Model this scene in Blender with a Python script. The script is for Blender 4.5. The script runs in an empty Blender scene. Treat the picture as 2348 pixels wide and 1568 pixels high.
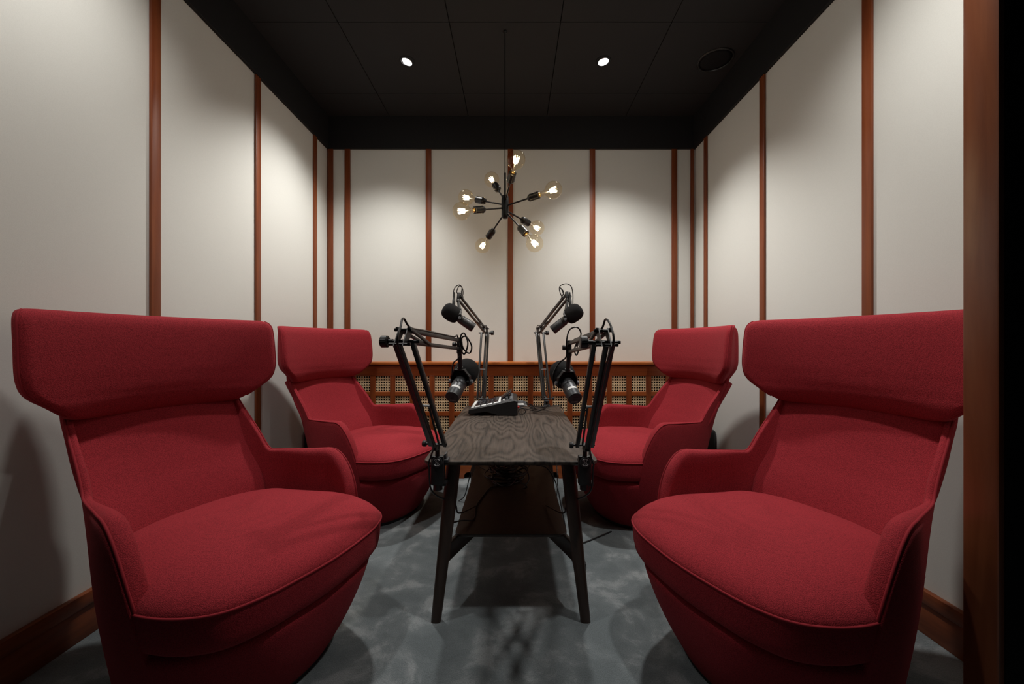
import bpy, bmesh, math, random
import numpy as np
from mathutils import Vector, Matrix, Euler
random.seed(7)
sc = bpy.context.scene
COL = sc.collection
PI = math.pi
V = Vector

# ------------------------------------------------------------------ materials
def new_mat(name):
    m = bpy.data.materials.new(name); m.use_nodes = True
    nt = m.node_tree
    return m, nt, nt.nodes['Principled BSDF']

def simple(name, col, rough=.5, metal=0., spec=.5, bump=None):
    m, nt, b = new_mat(name)
    b.inputs['Base Color'].default_value = (*col, 1)
    b.inputs['Roughness'].default_value = rough
    b.inputs['Metallic'].default_value = metal
    b.inputs['Specular IOR Level'].default_value = spec
    if bump:
        tc = nt.nodes.new('ShaderNodeTexCoord')
        n = nt.nodes.new('ShaderNodeTexNoise'); n.inputs['Scale'].default_value = bump[0]
        n.inputs['Detail'].default_value = 3
        bp = nt.nodes.new('ShaderNodeBump'); bp.inputs['Strength'].default_value = bump[1]
        bp.inputs['Distance'].default_value = bump[2]
        nt.links.new(tc.outputs['Object'], n.inputs['Vector'])
        nt.links.new(n.outputs['Fac'], bp.inputs['Height'])
        nt.links.new(bp.outputs['Normal'], b.inputs['Normal'])
    return m

def ramp(nt, stops):
    r = nt.nodes.new('ShaderNodeValToRGB')
    el = r.color_ramp.elements
    while len(el) > 1: el.remove(el[-1])
    el[0].position = stops[0][0]; el[0].color = (*stops[0][1], 1)
    for p, c in stops[1:]:
        e = el.new(p); e.color = (*c, 1)
    return r

def wood(name, c1, c2, scale, rough=.38, spec=.5):
    m, nt, b = new_mat(name)
    tc = nt.nodes.new('ShaderNodeTexCoord'); mp = nt.nodes.new('ShaderNodeMapping')
    mp.inputs['Scale'].default_value = scale
    n = nt.nodes.new('ShaderNodeTexNoise'); n.inputs['Scale'].default_value = 1
    n.inputs['Detail'].default_value = 6; n.inputs['Roughness'].default_value = .62; n.inputs['Distortion'].default_value = .6
    r = ramp(nt, [(.28, c1), (.72, c2)])
    nt.links.new(tc.outputs['Object'], mp.inputs['Vector']); nt.links.new(mp.outputs['Vector'], n.inputs['Vector'])
    nt.links.new(n.outputs['Fac'], r.inputs['Fac']); nt.links.new(r.outputs['Color'], b.inputs['Base Color'])
    b.inputs['Roughness'].default_value = rough; b.inputs['Specular IOR Level'].default_value = spec
    return m

def weave(name, c1, c2, scale, strength, rough=.9, sheen=0., spec=.2, tint=None):
    """woven cloth: small yarn cells with a little colour change from yarn to yarn"""
    m, nt, b = new_mat(name)
    tc = nt.nodes.new('ShaderNodeTexCoord')
    v = nt.nodes.new('ShaderNodeTexVoronoi'); v.inputs['Scale'].default_value = scale; v.inputs['Randomness'].default_value = .75
    n = nt.nodes.new('ShaderNodeTexNoise'); n.inputs['Scale'].default_value = scale * 1.1; n.inputs['Detail'].default_value = 3
    for x in (v, n): nt.links.new(tc.outputs['Object'], x.inputs['Vector'])
    a = nt.nodes.new('ShaderNodeMath'); a.operation = 'MULTIPLY_ADD'; a.inputs[1].default_value = -.6
    nt.links.new(v.outputs['Distance'], a.inputs[0]); nt.links.new(n.outputs['Fac'], a.inputs[2])
    r = ramp(nt, [(.0, c1), (.42, c2)])
    nt.links.new(a.outputs[0], r.inputs['Fac']); nt.links.new(r.outputs['Color'], b.inputs['Base Color'])
    bp = nt.nodes.new('ShaderNodeBump'); bp.inputs['Strength'].default_value = strength; bp.inputs['Distance'].default_value = .0012; bp.invert = True
    nt.links.new(v.outputs['Distance'], bp.inputs['Height']); nt.links.new(bp.outputs['Normal'], b.inputs['Normal'])
    b.inputs['Roughness'].default_value = rough; b.inputs['Specular IOR Level'].default_value = spec
    if sheen:
        b.inputs['Sheen Weight'].default_value = sheen; b.inputs['Sheen Roughness'].default_value = .5
        b.inputs['Sheen Tint'].default_value = (*(tint or (1, 1, 1)), 1)
    return m

M = {}
M['red'] = weave('red_wool', (.19, .0150, .0215), (.365, .0285, .039), 480, .55, .88, .08, .12, (1, .35, .35))
M['redpipe'] = simple('red_piping', (.25, .019, .027), .85, spec=.15)
M['wallcloth'] = weave('beige_wall_cloth', (.62, .622, .588), (.65, .652, .617), 420, .06, .95, 0, .1)
M['black_paint'] = simple('matt_black_paint', (.012, .012, .013), .75, spec=.25, bump=(220, .15, .0006))
M['tile'] = simple('black_ceiling_tile', (.020, .020, .021), .8, spec=.25, bump=(260, .3, .0008))
M['gap'] = simple('dark_gap', (.002, .002, .002), .9, spec=.05)
M['wood_v'] = wood('red_brown_wood_vertical', (.135, .028, .008), (.235, .062, .018), (26, 26, 2.2), .42, .4)
M['wood_x'] = wood('red_brown_wood_lengthwise', (.21, .046, .011), (.38, .098, .022), (3, 30, 30), .32)
M['wood_y'] = wood('red_brown_wood_deepwise', (.15, .034, .010), (.27, .072, .02), (30, 3, 30), .36)
M['wood_p'] = wood('red_brown_wood_posts', (.15, .031, .008), (.27, .066, .016), (26, 26, 2.2), .38, .4)
M['wood_j'] = wood('red_brown_wood_frame', (.19, .055, .022), (.29, .095, .040), (26, 26, 2.2), .3, .5)
M['ledge'] = wood('orange_wood_ledge', (.32, .085, .018), (.45, .14, .03), (3, 34, 34), .28)
M['cane'] = simple('cane_weave', (.66, .49, .30), .6, spec=.3, bump=(500, .3, .0005))
M['oak'] = wood('dark_stained_wood', (.024, .0125, .0085), (.055, .030, .020), (40, 40, 5), .4)
M['black'] = simple('black_plastic', (.012, .012, .013), .42, spec=.5)
M['bar'] = simple('black_painted_steel', (.016, .0155, .0155), .36, spec=.6)
M['steel'] = simple('grey_steel', (.32, .33, .34), .28, 1.)
M['rubber'] = simple('black_cable_rubber', (.010, .010, .011), .35, spec=.5)
M['foam'] = simple('black_foam', (.012, .012, .013), .95, spec=.15, bump=(900, .9, .0015))
M['micbody'] = simple('dark_grey_mic_metal', (.055, .057, .061), .42, .55, .5)
M['white'] = simple('white_label', (.78, .78, .76), .6)
M['greyprint'] = simple('grey_print', (.33, .34, .35), .6)
M['pad'] = simple('pale_grey_button', (.58, .60, .61), .5)
M['knobgrey'] = simple('grey_knob_cap', (.16, .17, .185), .45)
M['screen'] = simple('dark_glossy_screen', (.014, .016, .022), .12)
M['panel'] = simple('charcoal_panel', (.035, .037, .041), .5)
M['brass'] = simple('dark_brass', (.62, .36, .12), .3, 1.)
M['lampblack'] = simple('satin_black_metal', (.008, .0075, .007), .38, spec=.35)
M['redled'] = simple('red_plug', (.5, .02, .02), .4)

# table top: dark oak veneer with cathedral grain
def oak_top():
    m, nt, b = new_mat('dark_oak_veneer')
    tc = nt.nodes.new('ShaderNodeTexCoord'); mp = nt.nodes.new('ShaderNodeMapping')
    mp.inputs['Scale'].default_value = (1.0, .19, 1); mp.inputs['Location'].default_value = (.03, .02, 0)
    nt.links.new(tc.outputs['Object'], mp.inputs['Vector'])
    n0 = nt.nodes.new('ShaderNodeTexNoise'); n0.inputs['Scale'].default_value = 4.2; n0.inputs['Detail'].default_value = 2.5
    n0.inputs['Roughness'].default_value = .45
    nt.links.new(mp.outputs['Vector'], n0.inputs['Vector'])
    mul = nt.nodes.new('ShaderNodeMath'); mul.operation = 'MULTIPLY'; mul.inputs[1].default_value = 30
    nt.links.new(n0.outputs['Fac'], mul.inputs[0])
    fr = nt.nodes.new('ShaderNodeMath'); fr.operation = 'PINGPONG'; fr.inputs[1].default_value = .5
    nt.links.new(mul.outputs[0], fr.inputs[0])
    # pores: fine streaks along the table
    mp2 = nt.nodes.new('ShaderNodeMapping'); mp2.inputs['Scale'].default_value = (260, 9, 1)
    nt.links.new(tc.outputs['Object'], mp2.inputs['Vector'])
    n1 = nt.nodes.new('ShaderNodeTexNoise'); n1.inputs['Scale'].default_value = 1; n1.inputs['Detail'].default_value = 3
    nt.links.new(mp2.outputs['Vector'], n1.inputs['Vector'])
    ad = nt.nodes.new('ShaderNodeMath'); ad.operation = 'MULTIPLY_ADD'; ad.inputs[1].default_value = 1.0
    sb = nt.nodes.new('ShaderNodeMath'); sb.operation = 'SUBTRACT'; sb.inputs[1].default_value = .32
    nt.links.new(n1.outputs['Fac'], sb.inputs[0])
    nt.links.new(fr.outputs[0], ad.inputs[0]); nt.links.new(sb.outputs[0], ad.inputs[2])
    r = ramp(nt, [(.14, (.012, .0085, .0065)), (.40, (.044, .033, .026)), (.75, (.070, .054, .044))])
    nt.links.new(ad.outputs[0], r.inputs['Fac']); nt.links.new(r.outputs['Color'], b.inputs['Base Color'])
    b.inputs['Roughness'].default_value = .42; b.inputs['Specular IOR Level'].default_value = .45
    bp = nt.nodes.new('ShaderNodeBump'); bp.inputs['Strength'].default_value = .25; bp.inputs['Distance'].default_value = .0006
    nt.links.new(ad.outputs[0], bp.inputs['Height']); nt.links.new(bp.outputs['Normal'], b.inputs['Normal'])
    return m
M['oaktop'] = oak_top()

def carpet():
    m, nt, b = new_mat('blue_grey_cut_pile')
    tc = nt.nodes.new('ShaderNodeTexCoord')
    n0 = nt.nodes.new('ShaderNodeTexNoise'); n0.inputs['Scale'].default_value = 5.5; n0.inputs['Detail'].default_value = 7
    n0.inputs['Roughness'].default_value = .62; n0.inputs['Distortion'].default_value = .35
    n1 = nt.nodes.new('ShaderNodeTexNoise'); n1.inputs['Scale'].default_value = 330; n1.inputs['Detail'].default_value = 2
    for n in (n0, n1): nt.links.new(tc.outputs['Object'], n.inputs['Vector'])
    r = ramp(nt, [(.40, (.122, .142, .150)), (.52, (.155, .177, .186)), (.61, (.25, .272, .28))])
    nt.links.new(n0.outputs['Fac'], r.inputs['Fac'])
    mx = nt.nodes.new('ShaderNodeMix'); mx.data_type = 'RGBA'; mx.blend_type = 'MULTIPLY'; mx.inputs[0].default_value = 1
    r2 = ramp(nt, [(.3, (.72, .72, .72)), (.7, (1.15, 1.15, 1.15))])
    nt.links.new(n1.outputs['Fac'], r2.inputs['Fac'])
    nt.links.new(r.outputs['Color'], mx.inputs[6]); nt.links.new(r2.outputs['Color'], mx.inputs[7])
    nt.links.new(mx.outputs[2], b.inputs['Base Color'])
    bp = nt.nodes.new('ShaderNodeBump'); bp.inputs['Strength'].default_value = .6; bp.inputs['Distance'].default_value = .003
    nt.links.new(n1.outputs['Fac'], bp.inputs['Height']); nt.links.new(bp.outputs['Normal'], b.inputs['Normal'])
    b.inputs['Roughness'].default_value = .95; b.inputs['Specular IOR Level'].default_value = .1
    b.inputs['Sheen Weight'].default_value = .15
    return m
M['carpet'] = carpet()

def emit(name, col, s):
    m, nt, b = new_mat(name)
    b.inputs['Base Color'].default_value = (0, 0, 0, 1)
    b.inputs['Emission Color'].default_value = (*col, 1); b.inputs['Emission Strength'].default_value = s
    return m
M['spotlens'] = emit('lit_lamp_lens', (1, .97, .92), 40)
M['filament'] = emit('lit_filament', (1, .74, .40), 24)

def amber():
    m = bpy.data.materials.new('amber_glass'); m.use_nodes = True
    nt = m.node_tree; nt.nodes.clear()
    out = nt.nodes.new('ShaderNodeOutputMaterial')
    tr = nt.nodes.new('ShaderNodeBsdfTransparent'); tr.inputs['Color'].default_value = (.985, .935, .84, 1)
    gl = nt.nodes.new('ShaderNodeBsdfGlossy'); gl.inputs['Roughness'].default_value = .03; gl.inputs['Color'].default_value = (1, .93, .8, 1)
    fr = nt.nodes.new('ShaderNodeFresnel'); fr.inputs['IOR'].default_value = 1.35
    mx = nt.nodes.new('ShaderNodeMixShader')
    ge = nt.nodes.new('ShaderNodeNewGeometry'); sb = nt.nodes.new('ShaderNodeMath'); sb.operation = 'SUBTRACT'; sb.inputs[0].default_value = 1
    ml = nt.nodes.new('ShaderNodeMath'); ml.operation = 'MULTIPLY'
    nt.links.new(ge.outputs['Backfacing'], sb.inputs[1]); nt.links.new(sb.outputs[0], ml.inputs[0]); nt.links.new(fr.outputs[0], ml.inputs[1])
    nt.links.new(ml.outputs[0], mx.inputs[0]); nt.links.new(tr.outputs[0], mx.inputs[1]); nt.links.new(gl.outputs[0], mx.inputs[2])
    nt.links.new(mx.outputs[0], out.inputs['Surface'])
    return m
M['amber'] = amber()

# ------------------------------------------------------------------ mesh builder
class MB:
    def __init__(s): s.v = []; s.f = []
    def add(s, vs, fs):
        o = len(s.v); s.v += [tuple(v) for v in vs]; s.f += [tuple(i + o for i in f) for f in fs]; return s
    def box(s, c, size, rot=None, bev=0., seg=2):
        bm = bmesh.new(); bmesh.ops.create_cube(bm, size=1)
        bmesh.ops.scale(bm, vec=size, verts=bm.verts)
        if bev > 0: bmesh.ops.bevel(bm, geom=bm.edges[:], offset=bev, segments=seg, profile=.5, affect='EDGES')
        R = rot if rot is not None else Matrix.Identity(3)
        bm.verts.index_update()
        s.add([R @ v.co + V(c) for v in bm.verts], [[v.index for v in f.verts] for f in bm.faces]); bm.free(); return s
    def boxmm(s, lo, hi, bev=0.):
        lo, hi = V(lo), V(hi); return s.box((lo + hi) / 2, hi - lo, None, bev)
    def bar(s, p0, p1, w, h, side, bev=.0012):
        """rectangular bar from p0 to p1; w along 'side', h across"""
        p0, p1 = V(p0), V(p1); d = (p1 - p0); L = d.length; d.normalize()
        x = V(side); x = (x - d * x.dot(d)).normalized(); y = d.cross(x)
        R = Matrix((x, y, d)).transposed()
        return s.box((p0 + p1) / 2, (w, h, L), R, bev)
    def rings(s, rings, cap=True, close=True):
        n = len(rings[0]); vs = [p for r in rings for p in r]; fs = []
        m = n if close else n - 1
        for i in range(len(rings) - 1):
            for j in range(m):
                k = (j + 1) % n
                fs.append((i * n + j, i * n + k, (i + 1) * n + k, (i + 1) * n + j))
        if cap:
            fs.append(tuple(range(n))[::-1]); fs.append(tuple((len(rings) - 1) * n + j for j in range(n)))
        return s.add(vs, fs)
    def frame(s, d):
        d = V(d).normalized(); a = V((0, 0, 1)) if abs(d.z) < .9 else V((1, 0, 0))
        x = a.cross(d).normalized(); return x, d.cross(x), d
    def lathe(s, p, d, prof, n=24, cap=True):
        """profile [(r, t)] turned about the axis through p along d"""
        x, y, d = s.frame(d); p = V(p)
        return s.rings([[p + d * t + (x * math.cos(2 * PI * k / n) + y * math.sin(2 * PI * k / n)) * r for k in range(n)] for r, t in prof], cap)
    def cyl(s, p0, p1, r, r1=None, n=16):
        p0, p1 = V(p0), V(p1); return s.lathe(p0, p1 - p0, [(r, 0), (r1 if r1 is not None else r, (p1 - p0).length)], n)
    def tube(s, pts, r, n=8, closed=False):
        pts = [V(p) for p in pts]; rs = []; N = len(pts); x = None
        for i, p in enumerate(pts):
            if closed: t = pts[(i + 1) % N] - pts[i - 1]
            else: t = pts[min(i + 1, N - 1)] - pts[max(i - 1, 0)]
            if t.length < 1e-9: t = V((0, 0, 1))
            t.normalize()
            if x is None: x = s.frame(t)[0]
            x = (x - t * x.dot(t))
            x = x.normalized() if x.length > 1e-6 else s.frame(t)[0]
            y = t.cross(x)
            rr = r[i] if isinstance(r, (list, tuple)) else r
            rs.append([p + (x * math.cos(2 * PI * k / n) + y * math.sin(2 * PI * k / n)) * rr for k in range(n)])
        if closed: rs.append(rs[0])
        return s.rings(rs, not closed)
    def build(s, name, mat, parent=None, smooth=None, off=None):
        me = bpy.data.meshes.new(name)
        o = V(off) if off is not None else V((0, 0, 0))
        me.from_pydata([V(v) - o for v in s.v], [], s.f); me.validate()
        bm = bmesh.new(); bm.from_mesh(me); bmesh.ops.recalc_face_normals(bm, faces=bm.faces); bm.to_mesh(me); bm.free()
        me.materials.append(mat)
        if smooth:
            for p in me.polygons: p.use_smooth = True
            if smooth != True:
                me.set_sharp_from_angle(angle=math.radians(smooth))
        ob = bpy.data.objects.new(name, me); COL.objects.link(ob)
        if parent: ob.parent = parent
        return ob

def spline(pts, n=8, closed=False):
    P = [np.array(p, float) for p in pts]; N = len(P); out = []
    for i in range(N if closed else N - 1):
        if closed: a, b, c, d = P[i - 1], P[i], P[(i + 1) % N], P[(i + 2) % N]
        else: a, b, c, d = P[max(i - 1, 0)], P[i], P[i + 1], P[min(i + 2, N - 1)]
        for k in range(n):
            t = k / n
            out.append(.5 * (2 * b + (c - a) * t + (2 * a - 5 * b + 4 * c - d) * t * t + (3 * b - a - 3 * c + d) * t ** 3))
    if not closed: out.append(P[-1])
    return [tuple(float(q) for q in o) for o in out]

def empty(name, loc, rz=0.):
    o = bpy.data.objects.new(name, None); COL.objects.link(o)
    o.location = loc; o.rotation_euler = (0, 0, rz); o.empty_display_size = .05
    return o
def tag(o, label=None, cat=None, group=None, kind=None):
    if label: o['label'] = label
    if cat: o['category'] = cat
    if group: o['group'] = group
    if kind: o['kind'] = kind
    return o
def struct(o): o['kind'] = 'structure'; return o

# ------------------------------------------------------------------ camera
H = .975; F = 913.; VX = 1179.; VY = 786.
cd = bpy.data.cameras.new('camera'); cam = bpy.data.objects.new('camera', cd); COL.objects.link(cam)
cam.location = (0, 0, H); cam.rotation_euler = (PI / 2, 0, 0)
cd.sensor_width = 36; cd.lens = 36 * F / 2348
cd.shift_x = (1174 - VX) / 2348; cd.shift_y = (VY - 784) / 2348; cd.clip_start = .02
sc.camera = cam
def at(px, py, d): return V(((px - VX) * d / F, d, H - (py - VY) * d / F))

# ------------------------------------------------------------------ room shell
XL, XR, YB, YF = -1.431, 1.385, 3.05, .86
ZV, ZC = 2.455, 2.702
def slab(name, lo, hi, mat, bev=0.): return struct(MB().boxmm(lo, hi, bev).build(name, mat))
slab('floor', (-2.2, -1.6, -.05), (2.2, 3.2, 0), M['carpet'])
slab('wall_left', (XL - .1, YF - .06, 0), (XL, YB + .1, ZC + .1), M['wallcloth'])
slab('wall_right', (XR, YF - .06, 0), (XR + .1, YB + .1, ZC + .1), M['wallcloth'])
slab('wall_back', (XL, YB, 0), (XR, YB + .1, ZC + .1), M['wallcloth'])
# front partition: cloth inside, black outside, wood lined opening
JX, JL = .97, -1.16
for nm, y0, y1, mt in (('wall_front', .83, .86, M['wallcloth']), ('wall_corridor', .797, .83, M['black_paint'])):
    m = MB(); g = .0145
    m.boxmm((JX + g, y0, 0), (XR if mt is M['wallcloth'] else 2.2, y1, 2.7)); m.boxmm((XL if mt is M['wallcloth'] else -2.2, y0, 0), (JL - g, y1, 2.7))
    m.boxmm((JL - g, y0, 2.16 + g), (JX + g, y1, 2.7))
    struct(m.build(nm, mt))
m = MB(); m.boxmm((JX, .797, 0), (JX + .014, .862, 2.16), .004); m.boxmm((JL - .014, .797, 0), (JL, .862, 2.16), .004)
m.boxmm((JL - .014, .797, 2.16), (JX + .014, .862, 2.174), .004)
struct(m.build('door_1', M['wood_j'], None, 40))

# ceiling: black tiles with narrow joints
m = MB()
xs = [XL] + [-.95 + .6 * k for k in range(4)] + [XR]; ys = [YF - .06, .945, 1.545, 2.145, 2.758, YB]
for i in range(len(xs) - 1):
    for j in range(len(ys) - 1):
        m.boxmm((xs[i] + .002, ys[j] + .002, ZC), (xs[i + 1] - .002, ys[j + 1] - .002, ZC + .02), .0015)
struct(m.build('ceiling', M['tile']))
slab('ceiling_backing', (XL, YF - .06, ZC + .012), (XR, YB, ZC + .1), M['gap'])
# black frieze under the ceiling
def fascia(name, lo, hi):
    m = MB(); m.boxmm(lo, hi, .002); struct(m.build(name, M['black_paint']))
fascia('trim_1', (XL, YB - .018, ZV), (XR, YB, ZC))
fascia('trim_2', (XL, YF, ZV), (XL + .018, YB - .018, ZC))
fascia('trim_3', (XR - .018, YF, ZV), (XR, YB - .018, ZC))
# wood battens between the cloth panels
tn = 4
def batten(lo, hi):
    global tn
    struct(MB().boxmm(lo, hi, .0025).build('trim_%d' % tn, M['wood_v'], None, 40)); tn += 1
for d in (1.58, 2.213, 2.850):
    batten((XL, d - .021, .14), (XL + .012, d + .021, ZV)); 
for d in (1.554, 2.211, 2.868):
    batten((XR - .012, d - .021, .14), (XR, d + .021, ZV))
bs = F / YB
for px in (757.5, 797.5, 983, 1170.5, 1358, 1545.5, 1586.5):
    x = (px - VX) / bs; w = .021 if px < 1580 else .013
    if px == 757.5: x += .003
    batten((x - w, YB - .012, .83), (x + w, YB, ZV))
# skirting boards: a plain board under a proud cap
def skirt(name, lo, hi, axis):
    m = MB(); (x0, y0), (x1, y1) = lo, hi
    m.boxmm((x0, y0, 0), (x1, y1, .108), .002)
    e = .007
    if axis == 'l': m.boxmm((x0, y0, .106), (x1 + e, y1, .15), .003)
    elif axis == 'r': m.boxmm((x0 - e, y0, .106), (x1, y1, .15), .003)
    struct(m.build(name, M['wood_y'], None, 40))
skirt('baseboard_left', (XL, YF), (XL + .014, 2.855), 'l')
skirt('baseboard_right', (XR - .014, YF), (XR, 2.855), 'r')

# ------------------------------------------------------------------ cane fronted panelling along the back wall
GY = 2.885
pan = tag(empty('cane_panelling', (0, GY, 0)), 'waist-high red-brown wood panelling with woven cane squares along the back wall', 'panelling')
def P(m, name, mat, sm=None): return m.build(name, mat, pan, sm, (0, GY, 0))
P(MB().boxmm((XL, GY - .020, .815), (XR, YB - .002, .837), .003), 'ledge', M['ledge'], 40)
P(MB().boxmm((XL, GY + .002, .736), (XR, GY + .02, .806)).boxmm((XL, GY + .012, .80), (XR, GY + .03, .814)), 'frieze_board', M['wood_x'])
pitch = 45.2 / (F / GY); x0 = (900 - VX) / (F / GY) - 4 * pitch
rows_top = [.975 - (861.5 + 46 * k - VY) / (F / GY) for k in range(5)]
rp = rows_top[0] - rows_top[1]
zb = rows_top[4] + .03
m = MB()
for k in range(21):
    x = x0 + pitch * k
    m.boxmm((max(x - .0185, XL + .001), GY, zb - .02), (min(x + .0185, XR - .001), GY + .02, rows_top[0] + .004), .0015)
P(m, 'upright_bars', M['wood_p'])
m = MB()
for k in range(1, 5):
    m.boxmm((XL, GY + .001, rows_top[k]), (XR, GY + .0195, rows_top[k] + .029), .0015)
P(m, 'cross_bars', M['wood_x'])
P(MB().boxmm((XL, GY + .002, .09), (XR, GY + .02, rows_top[4] + .002)), 'lower_board', M['wood_x'])
# skirting with arched cut-outs
m = MB()
segs = [(XL, -.36), (-.26, .22), (.32, XR)]
m.boxmm((XL, GY - .025, .045), (XR, GY, .125), .003)
for a, b in segs: m.boxmm((a, GY - .025, 0), (b, GY, .046))
for a, b in ((-.36, -.26), (.22, .32)):
    for sx, cx in ((1, a), (-1, b)):
        n = 8; r = .03
        ring = [(cx, .046)] + [(cx + sx * (r - r * math.sin(t * PI / 2 / n)), .046 - r + r * math.cos(t * PI / 2 / n)) for t in range(n + 1)]
        vs = [(p[0], GY - .025, p[1]) for p in ring] + [(p[0], GY, p[1]) for p in ring]; q = len(ring)
        m.add(vs, [tuple(range(q)), tuple(range(q, 2 * q))[::-1]] + [(i, (i + 1) % q, q + (i + 1) % q, q + i) for i in range(q)])
P(m, 'skirting', M['wood_x'])
P(MB().boxmm((XL, GY + .045, .0), (XR, GY + .05, .80)), 'dark_backing', M['gap'])
# cane square: octagonal holes
def cane_mesh():
    m = MB(); n = 6; W = pitch - .037; Hh = rp - .029
    cx, cz = W / n, Hh / n
    for i in range(n):
        for j in range(n):
            ox, oz = -W / 2 + cx * i, -Hh / 2 + cz * j
            r = .34
            octo = [(ox + cx * (.5 + r * math.cos(PI / 8 + k * PI / 4)), oz + cz * (.5 + r * math.sin(PI / 8 + k * PI / 4))) for k in range(8)]
            sq = [(ox + cx, oz + cz * .68), (ox + cx, oz + cz), (ox + cx * .5, oz + cz), (ox, oz + cz), (ox, oz + cz * .5), (ox, oz), (ox + cx * .5, oz), (ox + cx, oz)]
            sq = [(ox + cx, oz + cz * .75), (ox + cx * .75, oz + cz), (ox + cx * .25, oz + cz), (ox, oz + cz * .75), (ox, oz + cz * .25), (ox + cx * .25, oz), (ox + cx * .75, oz), (ox + cx, oz + cz * .25)]
            cor = [(ox + cx, oz + cz), (ox, oz + cz), (ox, oz), (ox + cx, oz)]
            bulge = .0012
            vs = [(p[0], -bulge, p[1]) for p in octo] + [(p[0], 0, p[1]) for p in sq] + [(p[0], 0, p[1]) for p in cor] + [(p[0], .0015, p[1]) for p in octo]
            fs = []
            for k in range(8):
                q = (k + 1) % 8
                fs.append((k, 8 + k, 8 + q, q)); fs.append((k, q, 20 + q, 20 + k))
            for k in range(4): fs.append((8 + 2 * k, 16 + k, 8 + 2 * k + 1))
            m.add(vs, fs)
    return m
c0 = cane_mesh().build('cane_panel', M['cane'], pan)
first = True
for r in range(4):
    for k in range(20):
        o = c0 if first else c0.copy()
        if not first: COL.objects.link(o); o.parent = pan
        first = False
        o.location = (x0 + pitch * (k + .5), .008, rows_top[r] - (rp - .029) / 2)

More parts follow.
